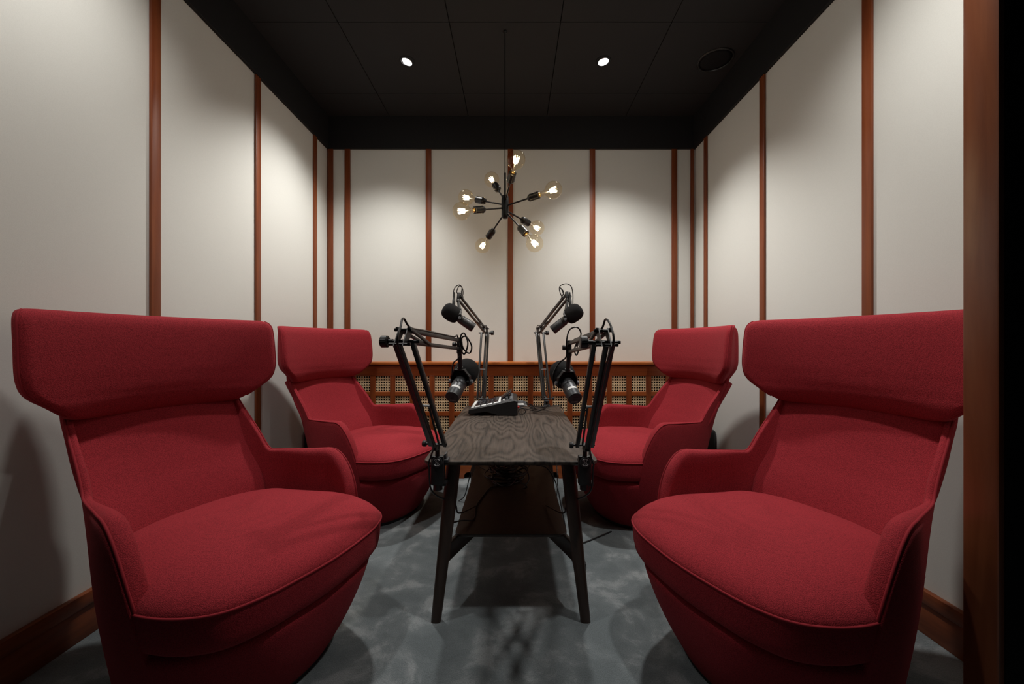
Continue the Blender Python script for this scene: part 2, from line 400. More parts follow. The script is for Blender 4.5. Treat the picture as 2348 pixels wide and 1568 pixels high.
# ------------------------------------------------------------------ armchairs
def make_chair():
    ch = empty('armchair', (0, 0, 0))
    TOP = [(0, .45), (.19, .43), (.312, .33), (.345, .17), (.312, .02), (.257, -.166), (.197, -.262), (.105, -.318), (0, -.333)]
    NECK = [(0, .44), (.19, .42), (.312, .32), (.35, .14), (.315, -.03), (.249, -.287), (.224, -.352), (.125, -.396), (0, -.402)]
    MID = [(0, .462), (.17, .445), (.29, .35), (.333, .20), (.305, .04), (.25, -.09), (.185, -.195), (.10, -.25), (0, -.268)]
    LOW = [(0, .357), (.09, .345), (.18, .30), (.245, .20), (.264, .08), (.245, -.03), (.20, -.13), (.11, -.20), (0, -.225)]
    def loop(h): return [np.array(p) for p in h] + [np.array((-p[0], p[1])) for p in h[-2:0:-1]]
    L = [loop(LOW), loop(MID), loop(TOP)]; LN = loop(NECK); Z = (.02, .29, .57)
    def cr(pts, t):
        N = len(pts); i = int(math.floor(t)) % N; f = t - math.floor(t)
        a, b, c, d = pts[i - 1], pts[i], pts[(i + 1) % N], pts[(i + 2) % N]
        return .5 * (2 * b + (c - a) * f + (2 * a - 5 * b + 4 * c - d) * f * f + (3 * b - a - 3 * c + d) * f ** 3)
    def quad(t, z):
        a, b, c = Z; w = ((z - b) * (z - c) / ((a - b) * (a - c)), (z - a) * (z - c) / ((b - a) * (b - c)), (z - a) * (z - b) / ((c - a) * (c - b)))
        return sum(wi * cr(Li, t) for wi, Li in zip(w, L))
    def outer(t, z):
        if z <= .57: return quad(t, z)
        p0, p1, dz = quad(t, .57), cr(LN, t), .19
        m0 = (quad(t, .57) - quad(t, .56)) / .01 * dz; m1 = (p1 - p0) * .8; q = (z - .57) / dz
        return p0 * (2 * q**3 - 3 * q**2 + 1) + m0 * (q**3 - 2 * q**2 + q) + p1 * (-2 * q**3 + 3 * q**2) + m1 * (q**3 - q**2)
    def inn(t, z):
        d = outer(t + .02, z) - outer(t - .02, z); n = np.array((d[1], -d[0])); n /= np.linalg.norm(n)
        c = np.array((0, 0.03)) - outer(t, z)
        return n if n.dot(c) > 0 else -n
    T0, T1 = 2.60, 3.40
    def ztop(t):
        if t > 8: t = 16 - t
        if t <= T0: return .283
        q = min((t - T0) / (T1 - T0), 1.)
        z = .283 + .292 * (1 - (1 - q) ** 2.6) ** (1 / 2.0)
        if t > T1: z -= .016 * min((t - T1) / 1.3, 1)
        if t > 4.66: z += .197 * min((t - 4.66) / .33, 1) ** 3.2
        return z
    ts = [k * .12 for k in range(21)] + [T0 - .06, T0 - .02] + [T0 + (T1 - T0) * (k / 22.) ** 2.2 for k in range(23)] + [T1 + (8 - T1) * k / 36. for k in range(1, 37)] + [4.68 + .34 * k / 24. for k in range(25)]
    ts = sorted(set(round(t, 5) for t in ts)); ts = ts + [16 - t for t in ts[-2:0:-1]]
    def thick(t):
        if t > 8: t = 16 - t
        q = max(0., min(1., (t - 3.5) / 1.3)); q = q * q * (3 - 2 * q)
        return .05 - .030 * q
    cols = []; pipe = {}
    for t in ts:
        zt = ztop(t); col = []; th = thick(t); r = th / 2
        n1 = 16
        for k in range(n1 + 1):
            z = .02 + (zt - r - .02) * k / n1; p = outer(t, z); col.append((p[0], p[1], z))
        ze = zt - r; p = outer(t, ze); n = inn(t, ze)
        for k in range(1, 9):
            a = PI * k / 8; q = p + n * (r - r * math.cos(a)); col.append((q[0], q[1], ze + r * math.sin(a)))
            if k == 2: pipe[t] = (q[0] - n[0] * .001, q[1] - n[1] * .001, ze + r * math.sin(a) + .001)
        for k in range(1, 11):
            z = ze + (.24 - ze) * k / 10.; q = outer(t, z) + inn(t, z) * th; col.append((q[0], q[1], z))
        cols.append(col)
    m = MB(); nr = len(cols[0])
    m.rings([[c[i] for c in cols] for i in range(nr)], True)
    body = m.build('shell', M['red'], ch, True)
    for s in (0, 1):
        pts = [pipe[t] for t in ts if T0 - .05 <= t <= 5.001] if s == 0 else [pipe[t] for t in ts if 10.999 <= t <= 16 - T0 + .05]
        MB().tube(pts, .0034, 8).build('piping', M['redpipe'], body, True)
    # slab lofts for the back and the winged headrest
    def section(hw, t_, k, rf, rr):
        """rounded trapezoid: front face at 0, rear at -t_, rear narrower by k; starts at the right front corner, anticlockwise"""
        rf, rr = min(rf, t_ * .48), min(rr, t_ * .48); hr = hw * (1 - k); out = []
        def arc(cx, cy, r, a0, a1, n=8): return [(cx + r * math.cos(math.radians(a0 + (a1 - a0) * q / n)), cy + r * math.sin(math.radians(a0 + (a1 - a0) * q / n))) for q in range(n + 1)]
        A = arc(hw - rf, -rf, rf, -8, 90); Bc = arc(hr - rr, -t_ + rr, rr, -90, -8)
        for q in range(1, 14): out.append(((hw - rf) * (1 - 2 * q / 14), 0.))
        front = out; A2 = [(-x, y) for x, y in A[::-1]]; B2 = [(-x, y) for x, y in Bc[::-1]]
        side = lambda p, q: [(p[0] + (q[0] - p[0]) * w / 4, p[1] + (q[1] - p[1]) * w / 4) for w in (1, 2, 3)]
        rear = [((hr - rr) * (-1 + 2 * q / 14), -t_) for q in range(1, 14)]
        return A + front + A2 + side(A2[-1], B2[0]) + B2 + rear + Bc + side(Bc[-1], A[0])
    def slab_loft(st, curve, kk, rf=.022, rr=.045):
        rings = []
        for (z, hw, t_, yc) in spline(st, 5):
            rings.append([(x, yc + y + curve(z) * abs(x / max(hw, .2)) ** 2.2 * (hw / .3), z) for x, y in section(hw, max(t_, .004), kk(z), rf, rr)])
        return rings
    bk = [(.34, .225, .09, -.110), (.42, .236, .095, -.140), (.50, .244, .095, -.178), (.545, .247, .095, -.202), (.575, .248, .095, -.216), (.63, .248, .095, -.240), (.70, .247, .095, -.264), (.76, .247, .095, -.284), (.80, .245, .085, -.29)]
    rb = slab_loft(bk, lambda z: .062 - .057 * max(0, min(1, (z - .46) / .28)), lambda z: .42 - .15 * max(0, min(1, (z - .4) / .36)))
    back = MB().rings(rb).build('backrest', M['red'], ch, True)
    hd = [(.750, .222, .05, -.292), (.752, .236, .075, -.285), (.760, .252, .10, -.274), (.778, .276, .118, -.262), (.80, .303, .127, -.254), (.82, .329, .131, -.251), (.84, .346, .133, -.249), (.865, .355, .134, -.249), (.90, .359, .132, -.25),
          (.97, .359, .126, -.256), (1.025, .358, .116, -.264), (1.048, .354, .102, -.272), (1.060, .346, .080, -.282), (1.066, .332, .05, -.295), (1.0675, .315, .02, -.308)]
    rh = slab_loft(hd, lambda z: .05, lambda z: .17, .03, .05)
    head = MB().rings(rh).build('headrest', M['red'], ch, True)
    ir, il = 3, 9 + 13 + 5
    up = [r_[ir] for r_ in rh[12:]]; dn = [r_[il] for r_ in rh[12:]][::-1]
    for pp in (up[:-8], dn[8:]): MB().tube(pp, .0032, 8).build('piping', M['redpipe'], head, True)
    # seat cushion
    CO = [(0, .482), (.12, .472), (.20, .455), (.268, .418), (.313, .345), (.334, .252), (.322, .165), (.29, .03), (.265, -.08), (.16, -.16), (0, -.18)]
    lp = [np.array(p) for p in CO] + [np.array((-p[0], p[1])) for p in CO[-2:0:-1]]
    N = 144; out = [cr(lp, len(lp) * k / N) for k in range(N)]
    ctr = np.array((0, .12))
    rings = []
    for s, z in ((.90, .285), (.955, .287), (.975, .296), (.988, .32), (.995, .35), (1., .377), (.998, .384), (.985, .392), (.955, .404), (.90, .418), (.80, .434), (.65, .448), (.45, .457), (.22, .461), (.02, .462)):
        rings.append([(*(ctr + (p - ctr) * s), z - .012 * max(0, (-p[1]) / .18) * (1 - s)) for p in out])
    cu = MB().rings(rings).build('seat_cushion', M['red'], ch, True)
    MB().tube([(*(ctr + (p - ctr) * 1.0), .380) for p in out], .0036, 8, True).build('piping', M['redpipe'], cu, True)
    # low black foot under the shell
    pts = [outer(16 * k / 64., .02) for k in range(64)]
    MB().rings([[(p[0] * .97, p[1] * .97, 0.0) for p in pts], [(p[0] * .97, p[1] * .97, .022) for p in pts]]).build('base_plate', M['black'], ch)
    return ch
def copy_tree(o, parent=None):
    c = o.copy(); COL.objects.link(c); c.parent = parent
    for k in list(o.children): copy_tree(k, c)
    return c
CH = [(-.945, 1.273, -21.4, 'red winged armchair nearest the camera on the left, facing the bare table corner'),
      (-.916, 2.382, -19.4, 'red winged armchair far left, in front of the cane panelling beside the mixer'),
      (.815, 2.338, 191.5, 'red winged armchair far right, with a black box behind it by the wall'),
      (.886, 1.248, 201.4, 'red winged armchair nearest on the right, partly hidden by the wooden door jamb')]
proto = make_chair()
for i, (x, y, a, lab) in enumerate(CH):
    o = proto if i == 0 else copy_tree(proto)
    o.location = (x, y, 0); o.rotation_euler = (0, 0, math.radians(a - 90))
    tag(o, lab, 'armchair', 'red winged armchairs around the table')

# ------------------------------------------------------------------ table
TX, TZ, TD0, TD1, TW = -.012, .56, 1.393, 2.631, .308
tb = tag(empty('coffee_table', (TX, (TD0 + TD1) / 2, 0)), 'dark stained oak table with splayed legs and a lower shelf, mid-room', 'table')
TO = (TX, (TD0 + TD1) / 2, 0)
def rrect(x0, y0, x1, y1, r, n=8):
    out = []
    for cx, cy, a0 in ((x1 - r, y1 - r, 0), (x0 + r, y1 - r, 90), (x0 + r, y0 + r, 180), (x1 - r, y0 + r, 270)):
        for k in range(n + 1):
            a = math.radians(a0 + 90 * k / n); out.append((cx + r * math.cos(a), cy + r * math.sin(a)))
    return out
def plate(x0, y0, x1, y1, z0, z1, r, ins=.004):
    m = MB(); R = []
    for i, z in ((ins * 2.5, z0), (0, z0 + ins * 1.5), (0, z1 - ins * .4), (ins * .3, z1)):
        R.append([(x, y, z) for x, y in rrect(x0 + i, y0 + i, x1 - i, y1 - i, r)])
    return m.rings(R)
plate(TX - TW, TD0, TX + TW, TD1, TZ - .017, TZ, .035).build('tabletop', M['oaktop'], tb, 30, TO)
plate(TX - .21, 1.477, TX + .21, 2.36, .25, .265, .03).build('lower_shelf', M['oak'], tb, 30, TO)
for sx in (-1, 1):
    for sy in (-1, 1):
        yf = TD0 + .005 if sy < 0 else TD1 - .005
        foot = V((TX + sx * .262, yf, 0)); top = V((TX + sx * .206, yf - sy * .045, TZ - .016))
        m = MB(); rs = []
        for k in range(9):
            t = k / 8; p = foot.lerp(top, t); a = .0175 + .0075 * min(1, t * 1.4); b = .015 + .010 * t
            rs.append([(p.x + a * math.copysign(abs(math.cos(q)) ** .7, math.cos(q)), p.y + b * math.copysign(abs(math.sin(q)) ** .7, math.sin(q)), p.z) for q in [2 * PI * j / 24 for j in range(24)]])
        m.rings(rs); m.build('leg', M['oak'], tb, 50, TO)
        # brace from the leg in under the shelf
        t = .40; p = foot.lerp(top, t)
        MB().bar((p.x, p.y - sy * .005, .217), (TX + sx * .11, p.y - sy * .33, .217), .02, .062, (1, 0, 0), .003).build('brace', M['oak'], tb, 40, TO)

# ------------------------------------------------------------------ boom arms and microphones
def emblem(c, rad, mat):
    """small round clamp badge facing the camera: broken ring with slanted strokes"""
    m = MB(); c = V(c)
    for a0, a1 in ((35, 140), (215, 330)):
        pts = [c + V((rad * math.cos(math.radians(a)), 0, rad * math.sin(math.radians(a)))) for a in range(a0, a1 + 1, 7)]
        m.tube(pts, rad * .13, 6)
    m.bar(c + V((-rad * .42, 0, -rad * .85)), c + V((-rad * .12, 0, rad * .75)), rad * .22, .0008, (1, 0, 0), 0)
    m.bar(c + V((rad * .12, 0, -rad * .75)), c + V((rad * .42, 0, rad * .85)), rad * .22, .0008, (1, 0, 0), 0)
    m.bar(c + V((-rad * .5, 0, rad * .35)), c + V((rad * .5, 0, -rad * .35)), rad * .22, .0008, (0, 0, 1), 0)
    return m

def knob(m, p, d, r=.012, L=.016, stem=.012):
    p = V(p); d = V(d).normalized()
    m.cyl(p, p + d * (stem + .002), r * .42, None, 12)
    n = 36; x, y, _ = m.frame(d)
    def ring(rad, t, flute): return [p + d * t + (x * math.cos(2 * PI * k / n) + y * math.sin(2 * PI * k / n)) * rad * (1 - (.05 if flute and k % 2 else 0)) for k in range(n)]
    m.rings([ring(r * .8, stem, 0), ring(r, stem + .002, 1), ring(r, stem + L - .002, 1), ring(r * .85, stem + L, 0)])

def boom(base, elbow, tip, front, kside, label, clampd):
    """base: lower pivot above the table, elbow, tip: upper end"""
    base, elbow, tip = V(base), V(elbow), V(tip)
    O = V((base.x, base.y, TZ))
    st = tag(empty('boom_stand', O), label, 'boom stand', 'black sprung boom stands clamped to the table')
    B = lambda m, n, mt=M['bar'], sm=35, par=None: m.build(n, mt, par or st, sm, O)
    n = V((0, 0, 1)).cross(elbow - base + (tip - elbow) * -1); n.z = 0; n.normalize()
    if n.x * kside < 0: n = -n                      # n points to the knob side
    hw = .0255; bw = .0125
    # pivot block, post and clamp
    m = MB(); m.cyl(base + V((0, 0, -.055)), base + V((0, 0, -.002)), .0075); m.box(base + V((0, 0, -.008)), (.016, .016, .02), None, .002)
    B(m, 'post', M['black'])
    m = MB(); m.cyl(base - n * .034, base + n * .034, .0042, None, 10); knob(m, base + n * .03, n, .0105, .013, .010); B(m, 'pivot_knob', M['black'])
    ld = (elbow - base).normalized(); up_ = n.cross(ld).normalized()
    if up_.y * (1 if front else -1) < 0: up_ = -up_        # towards the table middle
    # lower arm: two outer bars and a middle bar set back
    for s in (-1, 1):
        B(MB().bar(base + n * s * hw - ld * .008, elbow + n * s * hw, bw, bw, n), 'lower_bar')
    B(MB().bar(base - up_ * .026 + ld * .018, elbow - up_ * .026 + ld * .012, bw, bw, n), 'lower_bar')
    for s in (-1, 1):
        B(MB().cyl(base - up_ * .012 + n * s * .012 + ld * .02, base.lerp(elbow, .42) + n * s * .013, .0035, None, 10), 'spring_rod')
    B(MB().cyl(base.lerp(elbow, .43) - n * (hw + .006), base.lerp(elbow, .43) + n * (hw + .006), .0035, None, 10), 'cross_pin', M['steel'])
    m = MB(); m.bar(base - up_ * .03 + ld * .02, base + V((0, 0, -.01)), .014, .02, n); B(m, 'base_bracket', M['black'])
    # elbow
    ud = (tip - elbow).normalized(); uu = n.cross(ud).normalized()
    if uu.z < 0: uu = -uu
    gap = .032
    m = MB()
    for s in (-1, 1):
        pl = [elbow - ld * .006 - up_ * .006, elbow + up_ * .012, elbow + uu * gap + ud * .03, elbow + uu * (gap + .008), elbow - up_ * .034 + ld * .014]
        off = n * s * .0125; t_ = n * .0015
        vs = [p + off + t_ for p in pl] + [p + off - t_ for p in pl]; q = len(pl)
        m.add(vs, [tuple(range(q)), tuple(range(q, 2 * q))[::-1]] + [(i, (i + 1) % q, q + (i + 1) % q, q + i) for i in range(q)])
    B(m, 'elbow_bracket', M['black'])
    m = MB(); m.cyl(elbow - n * .042, elbow + n * .036, .005, None, 12); m.cyl(elbow + uu * gap - n * .024, elbow + uu * gap + n * .024, .0042, None, 12)
    m.cyl(elbow - up_ * .026 + ld * .012 - n * .028, elbow - up_ * .026 + ld * .012 + n * .028, .004, None, 12)
    for q in (elbow - n * .042, elbow + uu * gap + n * .022, elbow - up_ * .026 + ld * .012 - n * .028): m.box(q, (.009, .009, .009), None, .002)
    B(m, 'elbow_pin', M['black'])
    m = MB(); knob(m, elbow + n * .03, n, .0165, .02, .014); B(m, 'elbow_knob', M['black'])
    # upper arm
    B(MB().bar(elbow + uu * gap + ud * .02, tip + uu * gap, bw * 1.05, bw * .95, n), 'upper_bar')
    B(MB().bar(elbow + ud * .0, tip, bw * 1.05, bw * .95, n), 'upper_bar')
    for s in (-1, 1):
        B(MB().bar(elbow + uu * (gap + .004) + n * s * .018 - ud * .005, elbow + ud * (tip - elbow).length * .36 + n * s * .007, .0075, .0085, n), 'strut')
    # head
    hc = tip + uu * gap * .5 + ud * .006
    m = MB(); m.bar(tip - V((0, 0, .008)) + ud * .008, tip + uu * gap + V((0, 0, .012)) + ud * .008, .017, .017, n)
    B(m, 'head_block', M['black'])
    m = MB(); knob(m, hc + n * .006, n, .010, .013, .008); B(m, 'head_knob', M['black'])
    # clamp
    cy = TD0 if front else TD1; sg = 1 if front else -1
    cx = base.x
    if front:
        m = MB(); m.boxmm((cx - .0215, cy - .035, .487), (cx + .0215, cy - .008, .588), .004); B(m, 'clamp', M['black'])
        m = MB(); m.boxmm((cx + .024 * -kside - .011, cy - .02, TZ), (cx + .024 * -kside + .011, cy + .022, TZ + .012), .002)
        m.boxmm((cx + .024 * -kside - .003, cy - .012, TZ + .008), (cx + .024 * -kside + .003, cy + .02, TZ + .03), .001)
        m.boxmm((cx - .018, cy - .012, TZ), (cx + .018, cy + .03, TZ + .006), .001)
        B(m, 'clamp_jaw', M['panel'])
        m = MB(); m.cyl((cx, cy - .020, .47), (cx, cy - .020, .49), .016, None, 20); m.cyl((cx + .014 * -kside, cy + .012, .478), (cx + .014 * -kside, cy + .012, TZ - .016), .006)
        m.boxmm((cx - .008, cy - .03, .484), (cx + .03 if kside < 0 else cx + .008, cy + .02, .494), .001) if kside < 0 else m.boxmm((cx - .03, cy - .03, .484), (cx + .008, cy + .02, .494), .001)
        B(m, 'clamp_screw', M['black'])
        m = MB(); m.lathe((cx, cy - .0345, .568), (0, -1, 0), [(.0185, 0), (.0185, .002), (.0165, .0035)], 32)
        bd = B(m, 'badge_boss', M['panel'])
        e = emblem((cx, cy - .0385, .568), .0115, M['steel']); o = B(e, 'badge', M['pad'], None, bd); o['label'] = 'pale round clamp emblem'
    else:
        m = MB(); m.boxmm((cx - .02, cy - .03, TZ), (cx + .02, cy + .03, TZ + .008), .002)
        m.boxmm((cx - .02, cy + .004, TZ - .07), (cx + .02, cy + .03, TZ + .008), .002)
        m.boxmm((cx - .016, cy - .018, TZ + .006), (cx - .010, cy + .018, TZ + .034), .001); m.boxmm((cx + .010, cy - .018, TZ + .006), (cx + .016, cy + .018, TZ + .034), .001)
        m.boxmm((cx - .016, cy - .018, TZ + .028), (cx + .016, cy + .018, TZ + .036), .001)
        B(m, 'clamp', M['panel'])
        m = MB(); m.cyl((cx, cy - .012, TZ - .075), (cx, cy - .012, TZ - .016), .005); m.boxmm((cx - .01, cy - .02, TZ - .075), (cx + .01, cy + .03, TZ - .062), .001)
        B(m, 'clamp_screw', M['black'])
    return st, dict(n=n, ud=ud, uu=uu, ld=ld, up=up_, base=base, elbow=elbow, tip=tip, gap=gap, O=O)

def text_obj(txt, size, c, xdir, ydir, name, mat, parent, O):
    cu = bpy.data.curves.new(name, 'FONT'); cu.body = txt; cu.size = size; cu.align_x = 'CENTER'; cu.align_y = 'CENTER'; cu.extrude = .0001; cu.offset = size * .02
    tmp = bpy.data.objects.new(name, cu); COL.objects.link(tmp)
    dg = bpy.context.evaluated_depsgraph_get(); me = bpy.data.meshes.new_from_object(tmp.evaluated_get(dg))
    bpy.data.objects.remove(tmp)
    x = V(xdir).normalized(); z = x.cross(V(ydir)).normalized(); y = z.cross(x)
    R = Matrix((x, y, z)).transposed().to_4x4(); R.translation = V(c) - V(O)
    me.transform(R); me.materials.clear(); me.materials.append(mat)
    o = bpy.data.objects.new(name, me); COL.objects.link(o); o.parent = parent
    return o

def microphone(piv, d, tubetop, front, label, st, info):
    piv = V(piv); d = V(d).normalized(); O = piv
    mic = tag(empty('microphone', O), label, 'microphone', 'black studio microphones on boom arms')
    B = lambda m, n, mt, sm=35, par=None: m.build(n, mt, par or mic, sm, O)
    h = d.cross(V((0, 0, 1))); h.z = 0; h.normalize(); upd = h.cross(d).normalized()
    if upd.z < 0: upd = -upd
    R = .0275
    body = B(MB().lathe(piv, d, [(R * .93, -.098), (R, -.094), (R, -.03), (R * .95, -.027), (R * .95, -.022), (R, -.019), (R, -.012), (R * .9, -.008), (R * .9, .03)], 40), 'body', M['micbody'])
    cap = B(MB().lathe(piv, d, [(R * .90, -.1005), (R * 1.0, -.0985), (R * 1.01, -.092)], 40), 'end_cap', M['black'])
    # print on the end cap (seen from behind the mic, upright)
    ex = V((d.y, -d.x, 0)).normalized(); ey = ex.cross(-d)
    if ey.z < 0: ey = -ey
    c = piv - d * .1008
    text_obj('SHURE', .0085, c - ey * .0135, ex, ey, 'maker_name', M['greyprint'], cap, O)
    m = MB()
    for k in (-1, 1):
        cc = c + ex * k * .0032 - ey * .002
        pts = [cc + ex * a * .002 + ey * b * .0035 for a, b in ((-1, -1), (1, -1), (1, 1), (-1, 1))]
        m.tube(pts, .0004, 5, True)
    m.bar(c + ey * .009 - ex * .012, c + ey * .009 + ex * .012, .0006, .0005, ey, 0)
    B(m, 'switch_marks', M['panel'], None, cap)
    # foam windscreen
    B(MB().lathe(piv, d, [(.030, .006), (.038, .010), (.0455, .022), (.0495, .038), (.051, .056), (.0505, .072), (.048, .086), (.0425, .0985), (.033, .108), (.020, .1135), (.006, .1155)], 40), 'windscreen', M['foam'], True)
    # yoke
    w, hh = .041, .050
    prof = [(-w, -.012), (-w, .022), (-w * .52, hh), (w * .52, hh), (w, .022), (w, -.012)]
    y_up = (V((0, 0, 1)) * .9 - d * .15).normalized() if front else V((0, 0, 1))
    m = MB(); f = y_up.cross(h).normalized()
    rs = []
    for i, (a, b) in enumerate(prof):
        s = 1 - .0035 / w
        po = piv + h * a + y_up * b; pi_ = piv + h * a * .91 + y_up * (b - (.0035 if 0 < i < 5 else 0))
        ww = .012 if i in (2, 3) else .010
        rs.append([po + f * ww, po - f * ww, pi_ - f * ww, pi_ + f * ww])
    m.rings(rs)
    yk = B(m, 'yoke', M['black'])
    for s in (-1, 1):
        m = MB(); knob(m, piv + h * s * (w - .002), h * s, .0085, .010, .002); B(m, 'yoke_knob', M['knobgrey'], 35, yk)
    m = MB(); m.cyl(piv - h * (w + .001), piv + h * (w + .001), .004); B(m, 'yoke_pin', M['black'], 35, yk)
    # paper sticker wrapped on the body
    if front:
        m = MB(); vs = []; NN = 12
        side = upd
        for k in range(NN + 1):
            a = math.radians(-38 + 76 * k / NN + (18 if d.x > 0 else -12)); q = (side * math.cos(a) - ex * -math.sin(a)) * (R + .0004)
            vs += [piv - d * .066 + q, piv - d * .0555 + q]
        m.add(vs, [(2 * k, 2 * k + 1, 2 * k + 3, 2 * k + 2) for k in range(NN)])
        o = B(m, 'paper_sticker', M['white'], True, body); o['label'] = 'white paper sticker'
        a = math.radians(18 if d.x > 0 else -12); q = (side * math.cos(a) + ex * math.sin(a))
        m = MB(); m.lathe(piv - d * .0595 + q * (R + .0003), q, [(.0012, 0), (.0012, .0006)], 10); B(m, 'dot', M['black'], None, body)
    # drop tube belongs to the boom arm
    top = V(tubetop); yt = piv + y_up * hh
    m = MB(); m.cyl(yt - y_up * .002, top, .0088, None, 18); j = yt.lerp(top, .82); m.lathe(j, top - yt, [(.0105, 0), (.0115, .003), (.0115, .010), (.0105, .013)], 20)
    m.cyl(yt + (top - yt).normalized() * 0, yt + (top - yt).normalized() * .008, .011, None, 18)
    m.build('drop_tube', M['black'], st, 35, info['O'])
    return mic

def cable(pts, r, label, name='cable', cat='cable', n=8, parent=None, group='black microphone cables'):
    O = V(pts[0]); o = MB().tube(spline(pts, n), r, 8).build(name, M['rubber'], parent, True, O)
    if parent is None: o.location = O; tag(o, label, cat, group)
    return o

arms = [
 (at(1003, 1018, 1.365), at(925, 783, 1.08), at(1052, 799, 1.56), True, -1, 'black jointed boom stand clamped to the near left table corner'),
 (at(1341, 1020, 1.365), at(1384, 785, 1.08), at(1306, 806, 1.56), True, -1, 'black jointed boom stand clamped to the near right table corner'),
 (at(1103, 914, 2.632), at(1112, 763, 2.80), at(1052, 688, 2.40), False, 1, 'black jointed boom stand at the far left of the table, behind the mixer'),
 (at(1253, 914, 2.632), at(1238, 763, 2.80), at(1300, 686, 2.40), False, 1, 'black jointed boom stand at the far right table corner, above the cables'),
]
mics = [
 (at(1057, 874, 1.60), (.235, .80, .55), 'black microphone over the near left of the table, white sticker on its tail'),
 (at(1300, 878, 1.60), (-.21, .82, .53), 'black microphone over the near right of the table, white sticker on its tail'),
 (at(1054, 730, 2.36), (-.82, -.10, .56), 'black microphone high at the back, foam end pointing left'),
 (at(1297, 733, 2.36), (.76, -.14, .61), 'black microphone high at the back, foam end pointing right'),
]
infos = []
for a, mc in zip(arms, mics):
    st, info = boom(*a, None)
    tp = info['tip'] + info['ud'] * .009 + V((0, 0, -.004))
    front = a[3]
    y_up = V((0, 0, 1))
    microphone(mc[0], mc[1], tp, front, mc[2], st, info)
    infos.append((info, mc, a))

# microphone cables: from the mic, looped at the arm's end, along both arms, over the elbow and down past the clamp
cl = ['thin black cable looped at the near left microphone arm', 'thin black cable looped at the near right microphone arm',
      'thin black cable looped above the back microphone pointing left', 'thin black cable looped above the back microphone pointing right']
for i, (f, mc, a) in enumerate(infos):
    front = a[3]; n, ud, uu, ld, up_ = f['n'], f['ud'], f['uu'], f['ld'], f['up']
    tip, el, ba = f['tip'], f['elbow'], f['base']
    piv = V(mc[0]); d = V(mc[1]).normalized(); pts = []
    sgn = 1 if i in (0, 3) else -1
    side = V((1, 0, 0)) if i in (0, 3) else V((-1, 0, 0))
    zz = V((0, 0, 1))
    if i == 0:
        pts += [piv - V((.036, 0, -.02)), piv + V((-.032, .0, .07)), tip + V((-.004, .01, -.04)), tip + V((.012, .01, -.005)), tip + V((.012, 0, .04)), tip + V((.03, 0, .045)), tip + V((.05, 0, .01)), tip + V((.042, 0, -.018)), tip + V((.018, 0, .0)), tip + V((.008, -.006, .045)), tip + V((.022, -.006, .06)), tip + V((.036, -.006, .02)), tip + V((.022, -.006, -.022)), tip + V((.004, -.01, .01)), tip + V((-.004, -.012, .05))]
    elif i == 1:
        pts += [piv + V((-.05, 0, -.025)), piv + V((-.055, .01, .03)), piv + V((-.03, .01, .08)), tip + V((-.012, .01, -.02)), tip + V((-.012, 0, .04)), tip + V((.0, 0, .085)), tip + V((.03, 0, .095)), tip + V((.045, 0, .07)), tip + V((.03, -.02, .045)), tip + V((.015, -.03, .01)), tip + V((.022, -.04, -.012)), tip + V((.04, -.03, .04)), tip + V((.03, -.05, .05)), tip + V((.02, -.06, .02)), tip + V((.015, -.08, .045))]
    elif i == 2:
        pts += [piv + V((-.02, -.01, .05)), tip + V((-.03, -.01, -.02)), tip + V((-.032, -.01, .04)), tip + V((-.02, -.01, .075)), tip + V((.006, -.008, .09)), tip + V((.024, -.006, .065)), tip + V((.024, 0, .03)), tip + V((.006, 0, .025)), tip + V((-.012, 0, .05)), tip + V((.002, .004, .085)), tip + V((.018, .008, .075)), tip + V((.014, .01, .035))]
    else:
        pts += [piv + V((.04, -.01, .045)), tip + V((.034, -.01, -.03)), tip + V((.034, -.01, .03)), tip + V((.024, -.01, .075)), tip + V((-.005, -.01, .092)), tip + V((-.04, -.008, .08)), tip + V((-.046, -.004, .055)), tip + V((-.03, 0, .015)), tip + V((-.014, 0, .012)), tip + V((-.03, .004, .055)), tip + V((-.04, .006, .07)), tip + V((-.02, .01, .045))]
    k = .020 if front else .012
    for t in (.15, .4, .7, .93): pts.append(tip.lerp(el, t) + uu * (f['gap'] + .009) + n * (-.004))
    pts += [el + uu * (f['gap'] + .03) - ud * .012 - n * .004, el + uu * (f['gap'] + .004) - ud * .04 - n * .010, el - ud * .048 - n * .010 - up_ * .01]
    for t in (.12, .4, .7, .9): pts.append(el.lerp(ba, t) - up_ * .038 - n * .006)
    if front:
        kx = -1 if i == 0 else 1
        pts += [ba + V((kx * .016, -.02, -.03)), ba + V((kx * .026, -.022, -.06)), V((ba.x + kx * .027, TD0 - .038, .55)), V((ba.x + kx * .024, TD0 - .028, .48)), V((ba.x + kx * .006, TD0 + .0, .44)), V((ba.x - kx * .045, TD0 + .06, .39)), V((TX + kx * -.2 * -1, TD0 + .14, .32)), V((TX + kx * .15, 1.72, .273))]
    else:
        pts += [ba + V((0, .03, -.04)), V((ba.x, TD1 + .036, TZ - .02)), V((ba.x, TD1 + .03, TZ - .12)), V((ba.x * .8, TD1 - .12, .40)), V((ba.x * .5, 2.30, .30)), V((ba.x * .3, 2.2, .272))]
    cable(pts, .0030 if front else .0028, cl[i], 'microphone_cable')

# XLR plugs beside the back mics' heads
for i, (px, lab) in enumerate(((1040, 'black cable plug hanging beside the arm head of the back microphone pointing left'), (1308, 'black cable plug hanging beside the arm head of the back microphone pointing right'))):
    p = at(px, 702, 2.385); q = at(px + (1 if i == 0 else -1.5), 676, 2.385)
    o = MB().lathe(p, q - p, [(.0075, 0), (.0092, .002), (.0092, (q - p).length * .55), (.0078, (q - p).length * .58), (.0066, (q - p).length * .9), (.004, (q - p).length * 1.25)], 20).build('cable_plug', M['panel'], None, 35, p)
    o.location = p; tag(o, lab, 'cable plug')

